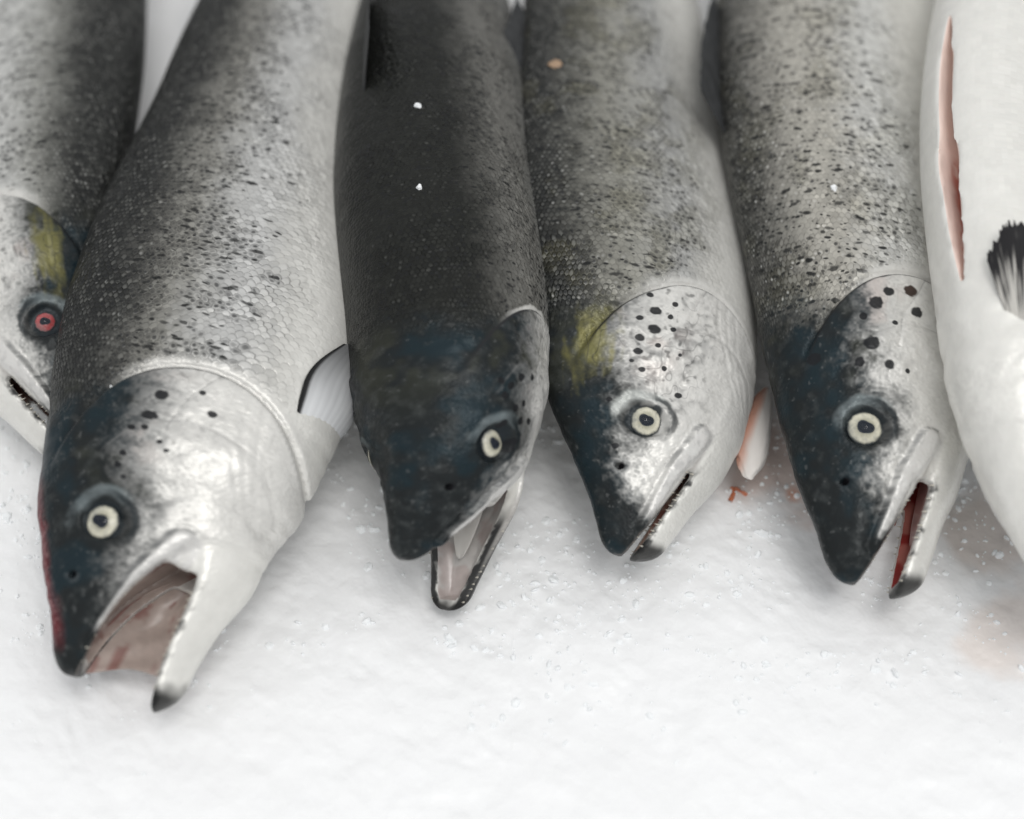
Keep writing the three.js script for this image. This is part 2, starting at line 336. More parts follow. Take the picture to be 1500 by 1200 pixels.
    part('cornea', cap(R * 0.97, R * 0.5, 12, 40, -R * 0.06, 0, () => [1, 1, 1]), corneaMat, eye);
  }
  // teeth: two rows on each jaw
  const r = rng(spec.seed * 77 + 5), cones = [];
  const cone = (from, dir, len, rad) => {
    const g = new THREE.ConeGeometry(rad, len, 6, 1); g.translate(0, len / 2 - len * 0.15, 0);
    g.applyQuaternion(new THREE.Quaternion().setFromUnitVectors(new THREE.Vector3(0, 1, 0), dir)); g.translate(from.x, from.y, from.z); return g;
  };
  for (const side of [1, -1]) for (let k = 0; k < 15; k++) {
    const al = 0.17 + k * 0.0205 + (r() - 0.5) * 0.006;             // along the jaw from the hinge
    const s = HINGE[0] - al * LC, arc = Math.sin(al / 0.48 * Math.PI);
    for (const upper of [true, false]) {
      const d0 = HINGE[1] + al * LS + ((upper ? spec.arch ?? 0.012 : 0.012) - 0.024) * arc;
      let l = 0; while (l < 0.3 && loft(s, d0, l) < -0.008) l += 0.002;
      if (!upper) l *= spec.jawWide ?? 1;
      if (l < 0.01 || r() < 0.3) continue;
      const d = d0 + (upper ? 0.006 : -0.01);
      const [ps, pd] = upper ? [s, d] : shape.jawPose(s, d);
      const dv = upper ? [LS * 0.5, -1] : (() => { const c = Math.cos(spec.gape * Math.PI / 180), q = Math.sin(spec.gape * Math.PI / 180); return [0.15 * c - q, c]; })();
      cones.push(cone(place(ps, pd, l * side), spine.turn(ps, dv[0], dv[1], -0.15 * side), (0.010 + 0.008 * r()) * H, 0.0036 * H));
    }
  }
  if (spec.teeth !== false) {
    const teeth = part('teeth', mergeGeometries(cones), new THREE.MeshPhysicalMaterial({ color: new THREE.Color().setRGB(0.55, 0.52, 0.45), roughness: 0.3 }), root); teeth.userData.kind = 'stuff';
    // tongue on the floor of the lower jaw
    const P = [], I = [], nu = 24, nw = 16;
    for (let i = 0; i <= nu; i++) for (let j = 0; j < nw; j++) {
      const t = i / nu, a = j / nw * 2 * Math.PI, s = mix(0.15, 0.46, t * t * 0.4 + t * 0.6), [al] = [HINGE[0] - s];
      const wd = 0.04 * Math.pow(Math.sin(Math.PI * clamp(t * 0.5 + 0.0005, 0, 1)), 0.45), th = 0.014 * Math.pow(Math.sin(Math.PI * clamp(t * 0.6 + 0.03, 0, 1)), 0.5);
      const d = HINGE[1] + al * LS / LC - 0.038 + Math.sin(a) * th + 0.004 * Math.cos(a * 2), [ps, pd] = shape.jawPose(s, d);
      const o = place(ps, pd, Math.cos(a) * wd * (1 + 0.6 * t)); P.push(o.x, o.y, o.z);
    }
    for (let i = 0; i < nu; i++) for (let j = 0; j < nw; j++) { const a = i * nw + j, b = i * nw + (j + 1) % nw, c = a + nw, d = b + nw; I.push(a, b, d, a, d, c); }
    for (let j = 1; j + 1 < nw; j++) I.push(0, j + 1, j);
    const g = new THREE.BufferGeometry(); g.setAttribute('position', new THREE.Float32BufferAttribute(P, 3)); g.setIndex(I); g.computeVertexNormals();
    part('tongue', g, new THREE.MeshPhysicalMaterial({ color: new THREE.Color().setRGB(...(spec.tongue ?? [0.55, 0.45, 0.4])), roughness: 0.28, clearcoat: 0.5, side: THREE.DoubleSide }), root);
  }
  if (spec.membrane) { // skin stretched between the jaws on the far side
    const P = [], I = [], C = [], nu = 26, nw = 14, g0 = spec.gape * Math.PI / 180, [rMax, side] = spec.membrane;
    for (const off of [0, 0.006]) for (let i = 0; i <= nu; i++) for (let j = 0; j <= nw; j++) {
      const t = i / nu, f = j / nw, r1 = mix(0.03, rMax * (1 - 0.08 * Math.sin(f * Math.PI) - 0.16 * f), t), ang = Math.PI - lineAng + f * g0;
      const up = (1 - f) * (spec.arch ?? 0.012) * 1.1 * Math.sin(clamp(r1 / 0.48, 0, 1) * Math.PI);
      const s = HINGE[0] + Math.cos(ang) * r1 + up * 0.2, d = HINGE[1] + Math.sin(ang) * r1 + up, rs = HINGE[0] - r1 * LC;
      const w = halfWidth(rs) * 0.8 + 0.05 * Math.sin(f * Math.PI) * Math.sin(Math.PI * clamp(t * 0.9, 0, 1)) + 0.006 * Math.sin(t * 20 + f * 5) * t - off + 0.004 * (fbm(t * 9, f * 7, spec.seed) - 0.5), o = place(s, d, side * w); P.push(o.x, o.y, o.z);
      const n = fbm(t * 5, f * 4, 3), n2 = noise(t * 30 + f * 8, f * 16, 5), blot = sst(0.5, 0.6, fbm(t * 4 + 2, f * 6, 8));
      C.push(...mixA(spec.mouthPale, spec.mouthBlood ?? [0.36, 0.16, 0.13], blot).map(x => x * (0.75 + 0.3 * n + 0.2 * n2)));
    }
    const M = (nu + 1) * (nw + 1), row = nw + 1;
    for (let i = 0; i < nu; i++) for (let j = 0; j < nw; j++) { const a = i * row + j, b = a + 1, c = a + row, d = c + 1; I.push(a, b, d, a, d, c, M + a, M + d, M + b, M + a, M + c, M + d); }
    for (let j = 0; j < nw; j++) { const a = nu * row + j; I.push(a, a + 1, M + a, a + 1, M + a + 1, M + a); }
    const g = new THREE.BufferGeometry(); g.setAttribute('position', new THREE.Float32BufferAttribute(P, 3)); g.setAttribute('color', new THREE.Float32BufferAttribute(C, 3)); g.setIndex(I); g.computeVertexNormals();
    part('cheek_membrane', g, new THREE.MeshPhysicalMaterial({ vertexColors: true, roughness: 0.35, side: THREE.DoubleSide }), root);
  }
  for (const f of spec.fins ?? []) finPart(f, spine, root, spec);
  scene.add(root);
  return root;
}

// a fin: rays fanning from a base line to a tip line, both given as local points, a thin sheet with its own thickness
function finPart(f, spine, root, spec) {
  const nu = f.rays ?? 26, nw = 14, per = 3, P = [], I = [], C = [], cols = nu * per;
  const base = new THREE.CatmullRomCurve3(f.base.map(p => new THREE.Vector3(...p))), tip = new THREE.CatmullRomCurve3(f.tip.map(p => new THREE.Vector3(...p)));
  const r = rng(spec.seed * 31 + f.base[0][0] * 1000 | 0), ragged = []; for (let i = 0; i <= cols; i++) ragged.push(1 - (f.ragged ?? 0.05) * (r() * 0.6 + 0.4 * noise(i * 0.35, 1, spec.seed)));
  const side = (sgn) => {
    for (let i = 0; i <= cols; i++) for (let j = 0; j <= nw; j++) {
      const a = base.getPoint(i / cols), b = tip.getPoint(i / cols), t = j / nw * ragged[i];
      const q = a.lerp(b, t); if (f.hug) { const ph = (q.y + (f.arc ?? 0) * Math.sin(Math.PI * t) * (1 - i / cols)) * Math.PI / 180, tp = topLine(q.x), bt = bottomLine(q.x), k = 1 - 0.03 + f.hug * 0.3 + (f.hug + 0.03) * sst(0, 0.35, t) + f.hug * t; q.z = halfWidth(q.x) * 1.04 * Math.cos(ph) * k; q.y = (tp + bt) / 2 + (tp - bt) / 2 * Math.sin(ph) * k; }
      const ray = 0.5 - 0.5 * Math.cos(i / per * 2 * Math.PI), bow = (f.bow ?? 0) * Math.sin(Math.PI * t);
      const rf = f.flat ?? 0.55, th = 0.0055 * (1 - 0.75 * t) * (rf + (1 - rf) * ray), n = f.normal;
      const o = spine.place(q.x + n[0] * (sgn * th + bow), q.y + n[1] * (sgn * th + bow), q.z + n[2] * (sgn * th + bow)); P.push(o.x, o.y, o.z);
      C.push(...f.colour(i / cols, t, ray, noise(i * 0.5, j * 0.4, spec.seed)));
    }
  };
  side(1); side(-1);
  const M = (cols + 1) * (nw + 1), row = nw + 1;
  for (let i = 0; i < cols; i++) for (let j = 0; j < nw; j++) { const a = i * row + j, b = a + 1, c = a + row, d = c + 1; I.push(a, b, d, a, d, c, M + a, M + d, M + b, M + a, M + c, M + d); }
  for (let i = 0; i < cols; i++) { const a = i * row + nw, b = a + row; I.push(a, M + a, b, b, M + a, M + b); }
  for (let j = 0; j < nw; j++) for (const c0 of [0, cols * row]) { const a = c0 + j; I.push(a, a + 1, M + a, a + 1, M + a + 1, M + a); }
  const g = new THREE.BufferGeometry(); g.setAttribute('position', new THREE.Float32BufferAttribute(P, 3)); g.setAttribute('color', new THREE.Float32BufferAttribute(C, 3)); g.setIndex(I); g.computeVertexNormals();
  part(f.name, g, new THREE.MeshPhysicalMaterial({ vertexColors: true, roughness: 0.6, specularIntensity: 0.4, side: THREE.DoubleSide }), root);
}

// ---------------------------------------------------------------- skin: pigment and scale relief, computed on the fish's own surface
function paintFish(spec) {
  const TW = spec.tex?.[0] ?? 2048, TH = spec.tex?.[1] ?? 1024, map = new Uint8Array(TW * TH * 4), bump = new Uint8Array(TW * TH * 4);
  const seam = (spec.seam ?? -140) * Math.PI / 180, sd = spec.seed * 17.3;
  const K = Object.assign({ back: [0.022, 0.023, 0.022], flank: [0.3, 0.3, 0.285], silver: [0.5, 0.5, 0.485], belly: [0.78, 0.77, 0.73], cheek: [0.68, 0.67, 0.64], crown: [0.016, 0.019, 0.02], tint: [0.012, 0.026, 0.034], backEdge: 0.45, bellyEdge: -0.35, fleck: 0.5, dots: 0.3, darkFlank: 0, crownShift: 0, yellow: 0, yellowS: 0.75, yellowAt: 0.08, rows: 108, mottle: 0.5, crownMax: 1, crownSoft: 0.035, orbitDark: 0.85, rim: 0.1, lip: 0, fleckC: [0.016, 0.017, 0.017], scale: [0.3, 0.3, 0.28], scaleOnBack: 0.6, lid: [0.24, 0.28, 0.29] }, spec.paint);
  const crownLine = table([[-0.05, -0.3], [0.08, -0.2], [0.2, -0.075], [0.3, -0.045], [0.42, -0.05], [0.5, -0.05], [0.56, -0.005], [0.65, 0.025], [0.8, 0.02], [1, 0.06], [1.1, 0.08]], S0, S1, 1000);
  const spots = spec.spots ?? [], lin2s = x => Math.round(255 * (x <= 0.0031308 ? x * 12.92 : 1.055 * Math.pow(x, 1 / 2.4) - 0.055));
  const lut = new Uint8Array(4097); for (let i = 0; i <= 4096; i++) lut[i] = lin2s(i / 4096);
  const col = [0, 0, 0];
  const lay = (c, a) => { if (a > 0) { col[0] += (c[0] - col[0]) * a; col[1] += (c[1] - col[1]) * a; col[2] += (c[2] - col[2]) * a; } };
  const BLACK = [0.014, 0.015, 0.017], rows = K.rows, pitch = 0.0185;
  const hid = []; for (let y = 0; y < TH; y++) hid.push(Math.cos((y + 0.5) / TH * 2 * Math.PI + seam) < -0.25);   // the side turned away needs less detail
  for (let x = 0; x < TW; x++) {
    const s = uToS((x + 0.5) / TW), top = topLine(s), bot = bottomLine(s), w0 = Math.max(halfWidth(s), 0.004), h = Math.max((top - bot) / 2, 0.004), c = (top + bot) / 2;
    for (let y = 0; y < TH; y++) {
      if ((x & 1 && s > 1.6) || (y & 3 && hid[y] && hid[y - (y & 3)])) { const k = (y * TW + x) * 4, j = x & 1 && s > 1.6 ? k - 4 : k - TW * 4; for (let q = 0; q < 4; q++) { map[k + q] = map[j + q]; bump[k + q] = bump[j + q]; } continue; }
      const th = (y + 0.5) / TH * 2 * Math.PI + seam, cl = Math.cos(th), cd = Math.sin(th) * ASP;
      const A = cd * cd / (h * h) + cl * cl / (w0 * w0), B = -2 * cd * c / (h * h), Cc = c * c / (h * h) - 1, disc = Math.max(B * B - 4 * A * Cc, 0), t = (-B + Math.sqrt(disc)) / (2 * A);
      const d = t * cd, l = t * cl, X = clamp((d - c) / h, -1, 1);
      let z = 0.5;
      const n1 = fbm(s * 9 + sd, d * 9, l * 9 + 4), n2 = fbm(s * 34 + sd, d * 34, l * 34), n3 = noise(s * 130, d * 130 + sd, l * 130), n4 = noise(s * 62 + sd, d * 62, l * 62);
      const ge = s > 0.5 ? (spec.gill === 0 ? (s - 0.6) * 0.4 : gillEdge(s, d)) : -1;
      const bodyK = s > 0.6 ? sst(0.001, 0.006, ge) * mix(1, sst(0.7, 0.9, s + (n2 - 0.5) * 0.12 + (n3 - 0.5) * 0.05), sst(0.03, 0.12, d)) : 0;   // 1 on the trunk, 0 on the head
      if (bodyK > 0) { // ---- trunk
        const e = X + (n1 - 0.5) * 0.22 + (n2 - 0.5) * 0.16 + (n4 - 0.5) * 0.08;
        const kb = sst(K.backEdge - 0.28, K.backEdge + 0.28, e), kw = 1 - sst(K.bellyEdge - 0.25, K.bellyEdge + 0.3, e);
        const ks = 1 - sst(0.0, 0.5, Math.abs(e - (K.bellyEdge + 0.28)));
        col[0] = K.flank[0]; col[1] = K.flank[1]; col[2] = K.flank[2];
        lay(K.silver, ks * 0.9); lay(K.belly, kw); lay(K.back, kb);
        if (K.olive) lay(K.olive, 0.2 * sst(0.5, 0.7, n1) * (1 - kw));
        const m = mix(0.8 + 0.4 * n2, 0.96 + 0.08 * n2, kw * 0.8); col[0] *= m; col[1] *= m; col[2] *= m;
        // scales: overlapping rows
        const fade = sst(0.003, 0.03, ge) * sst(-1.02, -0.72, X);
        const Sx = s / pitch + (n1 - 0.5) * 2, Vy = th / (2 * Math.PI) * rows + (noise(s * 7, d * 7 + 3, l * 7 + sd) - 0.5) * 2; let best = null, br = 0, bx = 0, by = 0;
        for (let k = Math.floor(Sx) - 1; k <= Math.floor(Sx) + 1 && !best; k++) {
          const off = (k & 1) * 0.5, i0 = Math.round(Vy - off), ii = ((i0 % rows) + rows) % rows;
          const ju = (hash3(k, ii, 5) - 0.5) * 0.22, jv = (hash3(k, ii, 9) - 0.5) * 0.16;
          const dx = (Sx - k - 0.1 - ju) / 1.0, dy = (Vy - off - i0 - jv) / 0.62, rr = Math.hypot(dx, dy);
          if (rr < 1) { best = true; br = rr; bx = dx; by = dy; const hh = hash3(k, ii, 17 + spec.seed | 0), h2 = hash3(k, ii, 31), h3 = hash3(k >> 1, ii >> 1, 44);
            const vis = fade * (1 - 0.85 * kw) * (0.55 + 0.45 * sst(0.36, 0.6, n1)), tone = 0.8 + 0.42 * hh, ed = sst(0.62, 1, br + (n3 - 0.5) * 0.25) * (0.2 + 0.25 * kb);
            const mm = mix(1, tone * (1 - ed), vis); col[0] *= mm; col[1] *= mm; col[2] *= mm;
            lay(K.scale, vis * kb * (0.1 + 0.5 * hh * hh) * (1 - sst(0.35, 0.85, br)) * K.scaleOnBack);
            if (h2 > 0.9) lay([0.62, 0.62, 0.6], 0.45 * (1 - sst(0.15, 0.6, Math.hypot(dx * 1.6 - 0.3, dy))) * vis * K.scaleOnBack);  // a glint painted into the colour of a few scales
            // dark flecks sit on single scales, thickest above the mid line
            const dens = K.dots * sst(K.bellyEdge, K.bellyEdge + 0.5, X + (n1 - 0.5) * 0.5) * (0.6 + 0.8 * sst(0.42, 0.62, n1));
            if (h3 * 0.5 + hh * 0.5 < dens) lay(BLACK, (1 - sst(0.2, 0.62, Math.hypot(dx * 1.3 - 0.45, dy * 0.9) + (n3 - 0.5) * 0.3)) * (0.35 + 0.5 * h2));
            z = 0.42 + vis * ((0.2 + 0.3 * hh) * (bx * 0.5 + 0.5) + (h2 - 0.5) * 0.5 * by + 0.22 * (1 - sst(0.75, 1, br))); }
        }
        if (!best) { const mm = 1 - 0.16 * fade * (1 - kw); col[0] *= mm; col[1] *= mm; col[2] *= mm; z = 0.42 - 0.05 * fade; }
        // dark flecks: short strokes across the flank
        for (let layer = 0; layer < 2; layer++) {
          const cs = layer ? 0.034 : 0.05, cv = layer ? 0.03 : 0.055, gs = s / cs + layer * 0.37, nvv = Math.round(2.0 / cv), gv = th / (2 * Math.PI) * nvv;
          const dens = K.fleck * sst(K.bellyEdge + 0.05, K.bellyEdge + 0.5, X + (n1 - 0.5) * 0.4);
          if (dens > 0.01) for (let a = 0; a <= 1; a++) for (let b = 0; b <= 1; b++) {
            const ci = Math.floor(gs - 0.5) + a, cj = Math.floor(gv - 0.5) + b, cw = ((cj % nvv) + nvv) % nvv, h1 = hash3(ci, cw, 71 + layer + spec.seed * 3);
            if (h1 > dens) continue;
            const px = (gs - ci - 0.5 - 0.7 * (hash3(ci, cw, 81) - 0.5)) * cs, py = (gv - cj - 0.5 - 0.7 * (hash3(ci, cw, 91) - 0.5)) * cv, big = 0.6 + 0.8 * hash3(ci, cw, 101);
            const rr = Math.hypot(px / (layer ? 0.0042 : 0.0065), (py + px * (hash3(ci, cw, 111) - 0.5) * 2) / (layer ? 0.006 : 0.0145)) / big;
            if (rr < 1.9) lay(K.fleckC, (1 - sst(0.55, 1.15, rr + (n3 - 0.5) * 0.7 + (n2 - 0.5) * 0.6)) * (0.7 + 0.28 * hash3(ci, cw, 121)));
          }
        }
        // pale collar of bare skin right behind the gill cover
        const collar = (1 - sst(0.012, K.collar ?? 0.05, ge + (n2 - 0.5) * 0.02)) * sst(0.12, -0.02, d) * sst(0.7, 0.85, s);
        lay(K.cheek, collar * 0.9); z = mix(z, 0.5 + (n2 - 0.5) * 0.06, collar);
        const lat = Math.abs(d - (c + h * 0.1)) / 0.006; if (lat < 1 && s > 1.05) lay(BLACK, 0.12 * (1 - lat));
        z += (n3 - 0.5) * 0.05;
      }
      if (bodyK < 1) { // ---- head
        const save = bodyK > 0 ? col.slice() : null, zb = z; z = 0.5;
        const cr = crownLine(s) + K.crownShift + (n1 - 0.5) * 0.09 + (n2 - 0.5) * 0.07 + (n4 - 0.5) * 0.05 + (n3 - 0.5) * 0.035;
        const kc = sst(cr - 0.03 - K.crownSoft, cr + 0.03 + K.crownSoft, d) * K.crownMax;
        col[0] = K.cheek[0]; col[1] = K.cheek[1]; col[2] = K.cheek[2];
        const mo = (0.84 + 0.2 * n2 + 0.12 * n3); col[0] *= mo; col[1] *= mo; col[2] *= mo;
        // grey mottling and fine veins over the gill cover and temple
        const zone = sst(-0.26, -0.06, d) * sst(0.38, 0.55, s);
        lay([0.17, 0.17, 0.168], K.mottle * sst(0.44, 0.7, n2 * 0.5 + n1 * 0.3 + n4 * 0.2) * zone * 0.75);
        const vein = Math.abs(noise(s * 26 + sd, d * 40, l * 26) - 0.5); lay([0.12, 0.12, 0.118], (1 - sst(0.0, 0.05, vein)) * sst(0.45, 0.65, n1) * K.mottle * zone * 0.55);
        lay([0.07, 0.07, 0.07], sst(0.62, 0.8, n4 * 0.65 + n3 * 0.35) * zone * K.mottle * 0.6);
        lay([0.7, 0.52, 0.46], 0.25 * sst(0.55, 0.75, n1) * sst(-0.12, 0.0, d) * sst(0.5, 0.7, s));
        lay([0.2, 0.205, 0.205], 0.55 * sst(cr - 0.12, cr + 0.01, d)); lay(K.crown, kc);
        lay(K.tint, kc * 0.75 * sst(0.45, 0.7, n1)); lay([0.06, 0.066, 0.066], kc * 0.55 * sst(0.48, 0.75, n2 * 0.5 + n4 * 0.2 + (1 - n1) * 0.3)); lay([0.05, 0.052, 0.035], kc * 0.5 * sst(0.5, 0.7, 1 - n1) * sst(0.4, 0.7, s));
        lay([0.14, 0.145, 0.145], kc * 0.35 * sst(0.7, 0.85, n3 * 0.5 + n4 * 0.5));
        if (K.yellow) { const str = noise(s * 11 + sd, d * 75, l * 75), yl = Math.hypot((s - K.yellowS) / 0.18, (d - K.yellowAt) / 0.06) + (n2 - 0.5) * 0.7 + (str - 0.5) * 0.9, ya = K.yellow * (1 - sst(0.2, 1.1, yl)); lay([0.21, 0.195, 0.07], ya * 0.7); lay([0.34, 0.32, 0.16], ya * 0.5 * sst(0.5, 0.75, str)); lay([0.05, 0.05, 0.04], ya * 0.6 * (1 - sst(0.0, 0.06, vein))); }
        // orbit
        const er = Math.hypot(s - EYE[0], d - EYE[1]), ea = Math.atan2(d - EYE[1], s - EYE[0]);
        lay(K.crown, K.orbitDark * (1 - sst(0.066, 0.1, er + (n2 - 0.5) * 0.05 + (n1 - 0.5) * 0.04)));
        lay(K.lid, (K.orbit ?? 0.6) * (1 - sst(0.006, 0.026, Math.abs(er - 0.082 + (n1 - 0.5) * 0.04))) * sst(0.1, 0.9, Math.cos(ea - 0.5) + (n2 - 0.5) * 0.8) * (0.4 + 0.8 * n2));
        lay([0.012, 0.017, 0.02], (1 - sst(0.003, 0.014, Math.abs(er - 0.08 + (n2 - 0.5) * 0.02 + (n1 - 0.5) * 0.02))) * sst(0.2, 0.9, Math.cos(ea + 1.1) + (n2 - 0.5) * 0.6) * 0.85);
        lay([0.02, 0.026, 0.03], (1 - sst(0.05, 0.061, er + (n2 - 0.5) * 0.02)) * 0.9);
        // upper jaw bone
        const mx = maxilla(s, d); const inM = 1 - sst(-0.006, 0.004, mx); lay(K.maxilla ?? [0.66, 0.65, 0.63], inM * 0.92 * sst(0.09, 0.17, s + (n2 - 0.5) * 0.1));
        lay([0.09, 0.095, 0.1], (1 - sst(0.001, 0.009, Math.abs(mx - 0.005))) * 0.6 * sst(0.24, 0.34, s) * (d > maxMid(s) ? 1 : 0.15) * sst(0.35, 0.6, n2));
        lay([0.25, 0.25, 0.25], inM * sst(0.5, 0.75, n2 * 0.5 + n4 * 0.5) * 0.25);
        // chin and lips
        const am = aboveMouth(s, d), jawK = 1 - sst(-0.008, 0.002, am), front = sst(0.5, 0.4, s);
        if (s < 0.6) {
          const jk = jawK * front;
          if (jk > 0) { lay(K.belly, jk); const q2 = 0.9 + 0.16 * n2; if (jk > 0.5) { col[0] *= q2; col[1] *= q2; col[2] *= q2; } }
          lay(BLACK, jawK * (1 - sst(0.008 + K.lip, 0.024 + K.lip, -am + (n2 - 0.5) * 0.026 + (n4 - 0.5) * 0.012)) * 0.95 * sst(0.34, 0.26, s));
          lay([0.02, 0.02, 0.02], jawK * sst(0.06, 0.015, s + (n1 - 0.5) * 0.07) * 0.95);
          lay([0.25, 0.22, 0.2], (1 - jawK) * (1 - sst(0.0, 0.009, am)) * 0.5 * sst(0.4, 0.3, s));
        }
        const nr = Math.hypot(s - NOSTRIL[0], d - NOSTRIL[1]); lay([0.008, 0.008, 0.01], 1 - sst(0.008, 0.015, nr)); lay([0.12, 0.13, 0.135], 0.3 * sst(0.4, 0.7, n2) * (1 - sst(0.004, 0.009, Math.abs(nr - 0.021))) * sst(0.4, 0.6, n1));
        // rim of the gill cover, seams between its plates
        if (s > 0.55) {
          lay([0.022, 0.022, 0.024], (1 - sst(0.001, 0.009, Math.abs(ge - 0.001 + (n2 - 0.5) * 0.008))) * 0.9 * sst(0.6, 0.75, s) * sst(0.36, 0.5, n1 + K.rim) * sst(-0.4, -0.2, d));
          const pe = Math.abs(Math.hypot((s - 0.5) / 0.26, (d + 0.14) / 0.22) - 1 + (n1 - 0.5) * 0.12) * 0.24; z -= 0.1 * (1 - sst(0, 0.014, pe)) * sst(0.1, -0.1, d); lay([0.3, 0.29, 0.28], 0.3 * (1 - sst(0.001, 0.005, pe)) * sst(0.42, 0.6, n1) * sst(0.1, 0, d));
          const p2 = Math.abs(d + 0.075 + 0.3 * (s - 0.75) + 1.2 * (s - 0.8) * (s - 0.8) + 0.03 * (n1 - 0.5)); if (s > 0.68) { z -= 0.1 * (1 - sst(0, 0.012, p2)); lay([0.14, 0.14, 0.14], 0.35 * (1 - sst(0.0005, 0.004, p2)) * sst(0.4, 0.6, n2)); }
          const br = d + 0.29 - 0.1 * Math.sin((s - 0.5) * 4); for (let q = 0; q < 3; q++) { const bb = Math.abs(br + q * 0.028 + 0.006 * Math.sin(s * 14 + q)); z -= 0.08 * (1 - sst(0, 0.012, bb)); }
        }
        z += ((n2 - 0.5) * 0.11 + (n3 - 0.5) * 0.08) * (s > 0.6 ? 0.4 + 0.6 * sst(0, -0.04, ge) : 1);
        if (save) { for (let q = 0; q < 3; q++) col[q] = mix(col[q], save[q], bodyK); z = mix(z, zb, bodyK); }
      }
      if (l > 0) for (let q = 0; q < spots.length; q++) {
        const sp = spots[q], du = (s - sp[0]), dv = (d - sp[1]), R = sp[2]; if (du > R * 2 || du < -R * 2 || dv > R * 2 || dv < -R * 2) continue;
        lay(sp[4] ?? BLACK, (1 - sst(0.75, 1.1, Math.hypot(du, dv * (sp[3] ?? 1)) / R + (n3 - 0.5) * 0.25 + (n2 - 0.5) * 0.3)) * 0.96);
      }
      if (spec.over) spec.over(s, d, l, X, n1, n2, n3, lay, col);
      const k = (y * TW + x) * 4;
      map[k] = lut[clamp(col[0], 0, 1) * 4096 | 0]; map[k + 1] = lut[clamp(col[1], 0, 1) * 4096 | 0]; map[k + 2] = lut[clamp(col[2], 0, 1) * 4096 | 0]; map[k + 3] = 255;
      bump[k] = bump[k + 1] = bump[k + 2] = clamp(z, 0, 1) * 255; bump[k + 3] = 255;
    }
  }
  return { map: byteTexture(TW, TH, map, true), bump: byteTexture(TW, TH, bump, false) };
}

// ---------------------------------------------------------------- ice bed
const iceHeight = (x, z) => {
  const a = fbm(x * 22, 3, z * 22) - 0.5, b = fbm(x * 75, 9, z * 75) - 0.5, c = noise(x * 260, 1, z * 260) - 0.5;
  const k = sst(0.42, 0.62, fbm(x * 30 + 8, 6, z * 30)), rid = 1 - Math.abs(noise(x * 170, 4, z * 170) * 2 - 1);
  return a * 0.0045 + b * 0.0014 + c * 0.0006 + k * (rid * rid * 0.0006 + 0.0005 * noise(x * 420, 2, z * 420));
};
const STAINS = [[0.1169, 0.0041, 0.03, [0.72, 0.58, 0.52]], [0.2127, 0.0415, 0.028, [0.78, 0.7, 0.65]], [0.2158, 0.0909, 0.03, [0.88, 0.8, 0.75]], [0.1257, 0.0174, 0.006, [0.75, 0.4, 0.28]]];   // diluted blood in the melt
{
  const xs = steps([-0.75, -0.3, 0.012, 0.3, 0.0022, 0.75, 0.012]), zs = steps([-0.9, -0.35, 0.015, -0.05, 0.006, 0.28, 0.0022, 0.7, 0.015]);
  const P = [], UV = [], I = [], C = [];
  for (const z of zs) for (const x of xs) {
    P.push(x, iceHeight(x, z), z); UV.push(x / 0.5, z / 0.5);
    // melt water tinged pink beside the cut fish
    let c = [0.93, 0.935, 0.94];
    for (const [sx, sz, r, col] of STAINS) { const n = fbm(x * 60, 5, z * 60), k = 0.8 * (1 - sst(0.45, 1.1, Math.hypot(x - sx, z - sz) / r + (n - 0.5) * 1.6)); c = c.map((v, i) => mix(v, col[i], k)); }
    C.push(...c);
  }
  const w = xs.length; for (let j = 0; j + 1 < zs.length; j++) for (let i = 0; i + 1 < w; i++) { const a = j * w + i; I.push(a, a + w, a + w + 1, a, a + w + 1, a + 1); }
  const g = new THREE.BufferGeometry(); g.setAttribute('position', new THREE.Float32BufferAttribute(P, 3)); g.setAttribute('uv', new THREE.Float32BufferAttribute(UV, 2)); g.setAttribute('color', new THREE.Float32BufferAttribute(C, 3)); g.setIndex(I); g.computeVertexNormals();
  const N = 1024, bd = new Uint8Array(N * N * 4);
  for (let y = 0; y < N; y++) for (let x = 0; x < N; x++) { const u = x / N, v = y / N, k = (y * N + x) * 4;
    const q = 0.5 + 0.35 * (noise(u * 190, v * 190, 2) - 0.5) + 0.3 * (noise(u * 90, v * 90, 7) - 0.5) + 0.2 * (noise(u * 400, v * 400, 4) - 0.5); bd[k] = bd[k + 1] = bd[k + 2] = clamp(q, 0, 1) * 255; bd[k + 3] = 255; }
  const bt = byteTexture(N, N, bd, false); bt.wrapS = THREE.RepeatWrapping;
  const ice = part('ice_bed', g, new THREE.MeshPhysicalMaterial({ vertexColors: true, roughness: 0.4, bumpMap: bt, bumpScale: 0.0005, clearcoat: 0.2, clearcoatRoughness: 0.3 }), scene);
  ice.userData = { kind: 'structure', label: 'bed of white crushed ice under the salmon', category: 'ice' };
}

// ---------------------------------------------------------------- the salmon
const darkFin = (u, t, ray, n) => { const k = 0.02 + 0.03 * n + 0.02 * ray; return [k, k * 1.04, k * 1.08]; };
const dorsalFin = (s0, s1, h, lean) => ({ name: 'dorsal_fin', base: [[s0, topLine(s0) - 0.012, 0], [(s0 + s1) / 2, topLine((s0 + s1) / 2) - 0.012, 0], [s1, topLine(s1) - 0.012, 0]], tip: [[s0 + h * 0.75, topLine(s0) + h, lean], [(s0 + s1) / 2 + h * 0.8, topLine(s1) + h * 0.7, lean * 0.7], [s1 + h * 0.55, topLine(s1) + h * 0.3, lean * 0.4]], normal: [0, 0.2, 0.98], ragged: 0.12, colour: darkFin });
const tailFin = () => ({ name: 'tail_fin', base: [[4.72, 0.105, 0], [4.8, 0, 0], [4.72, -0.105, 0]], tip: [[5.35, 0.42, 0], [5.12, 0, 0], [5.35, -0.42, 0]], normal: [0, 0, 1], ragged: 0.06, rays: 30, colour: darkFin });

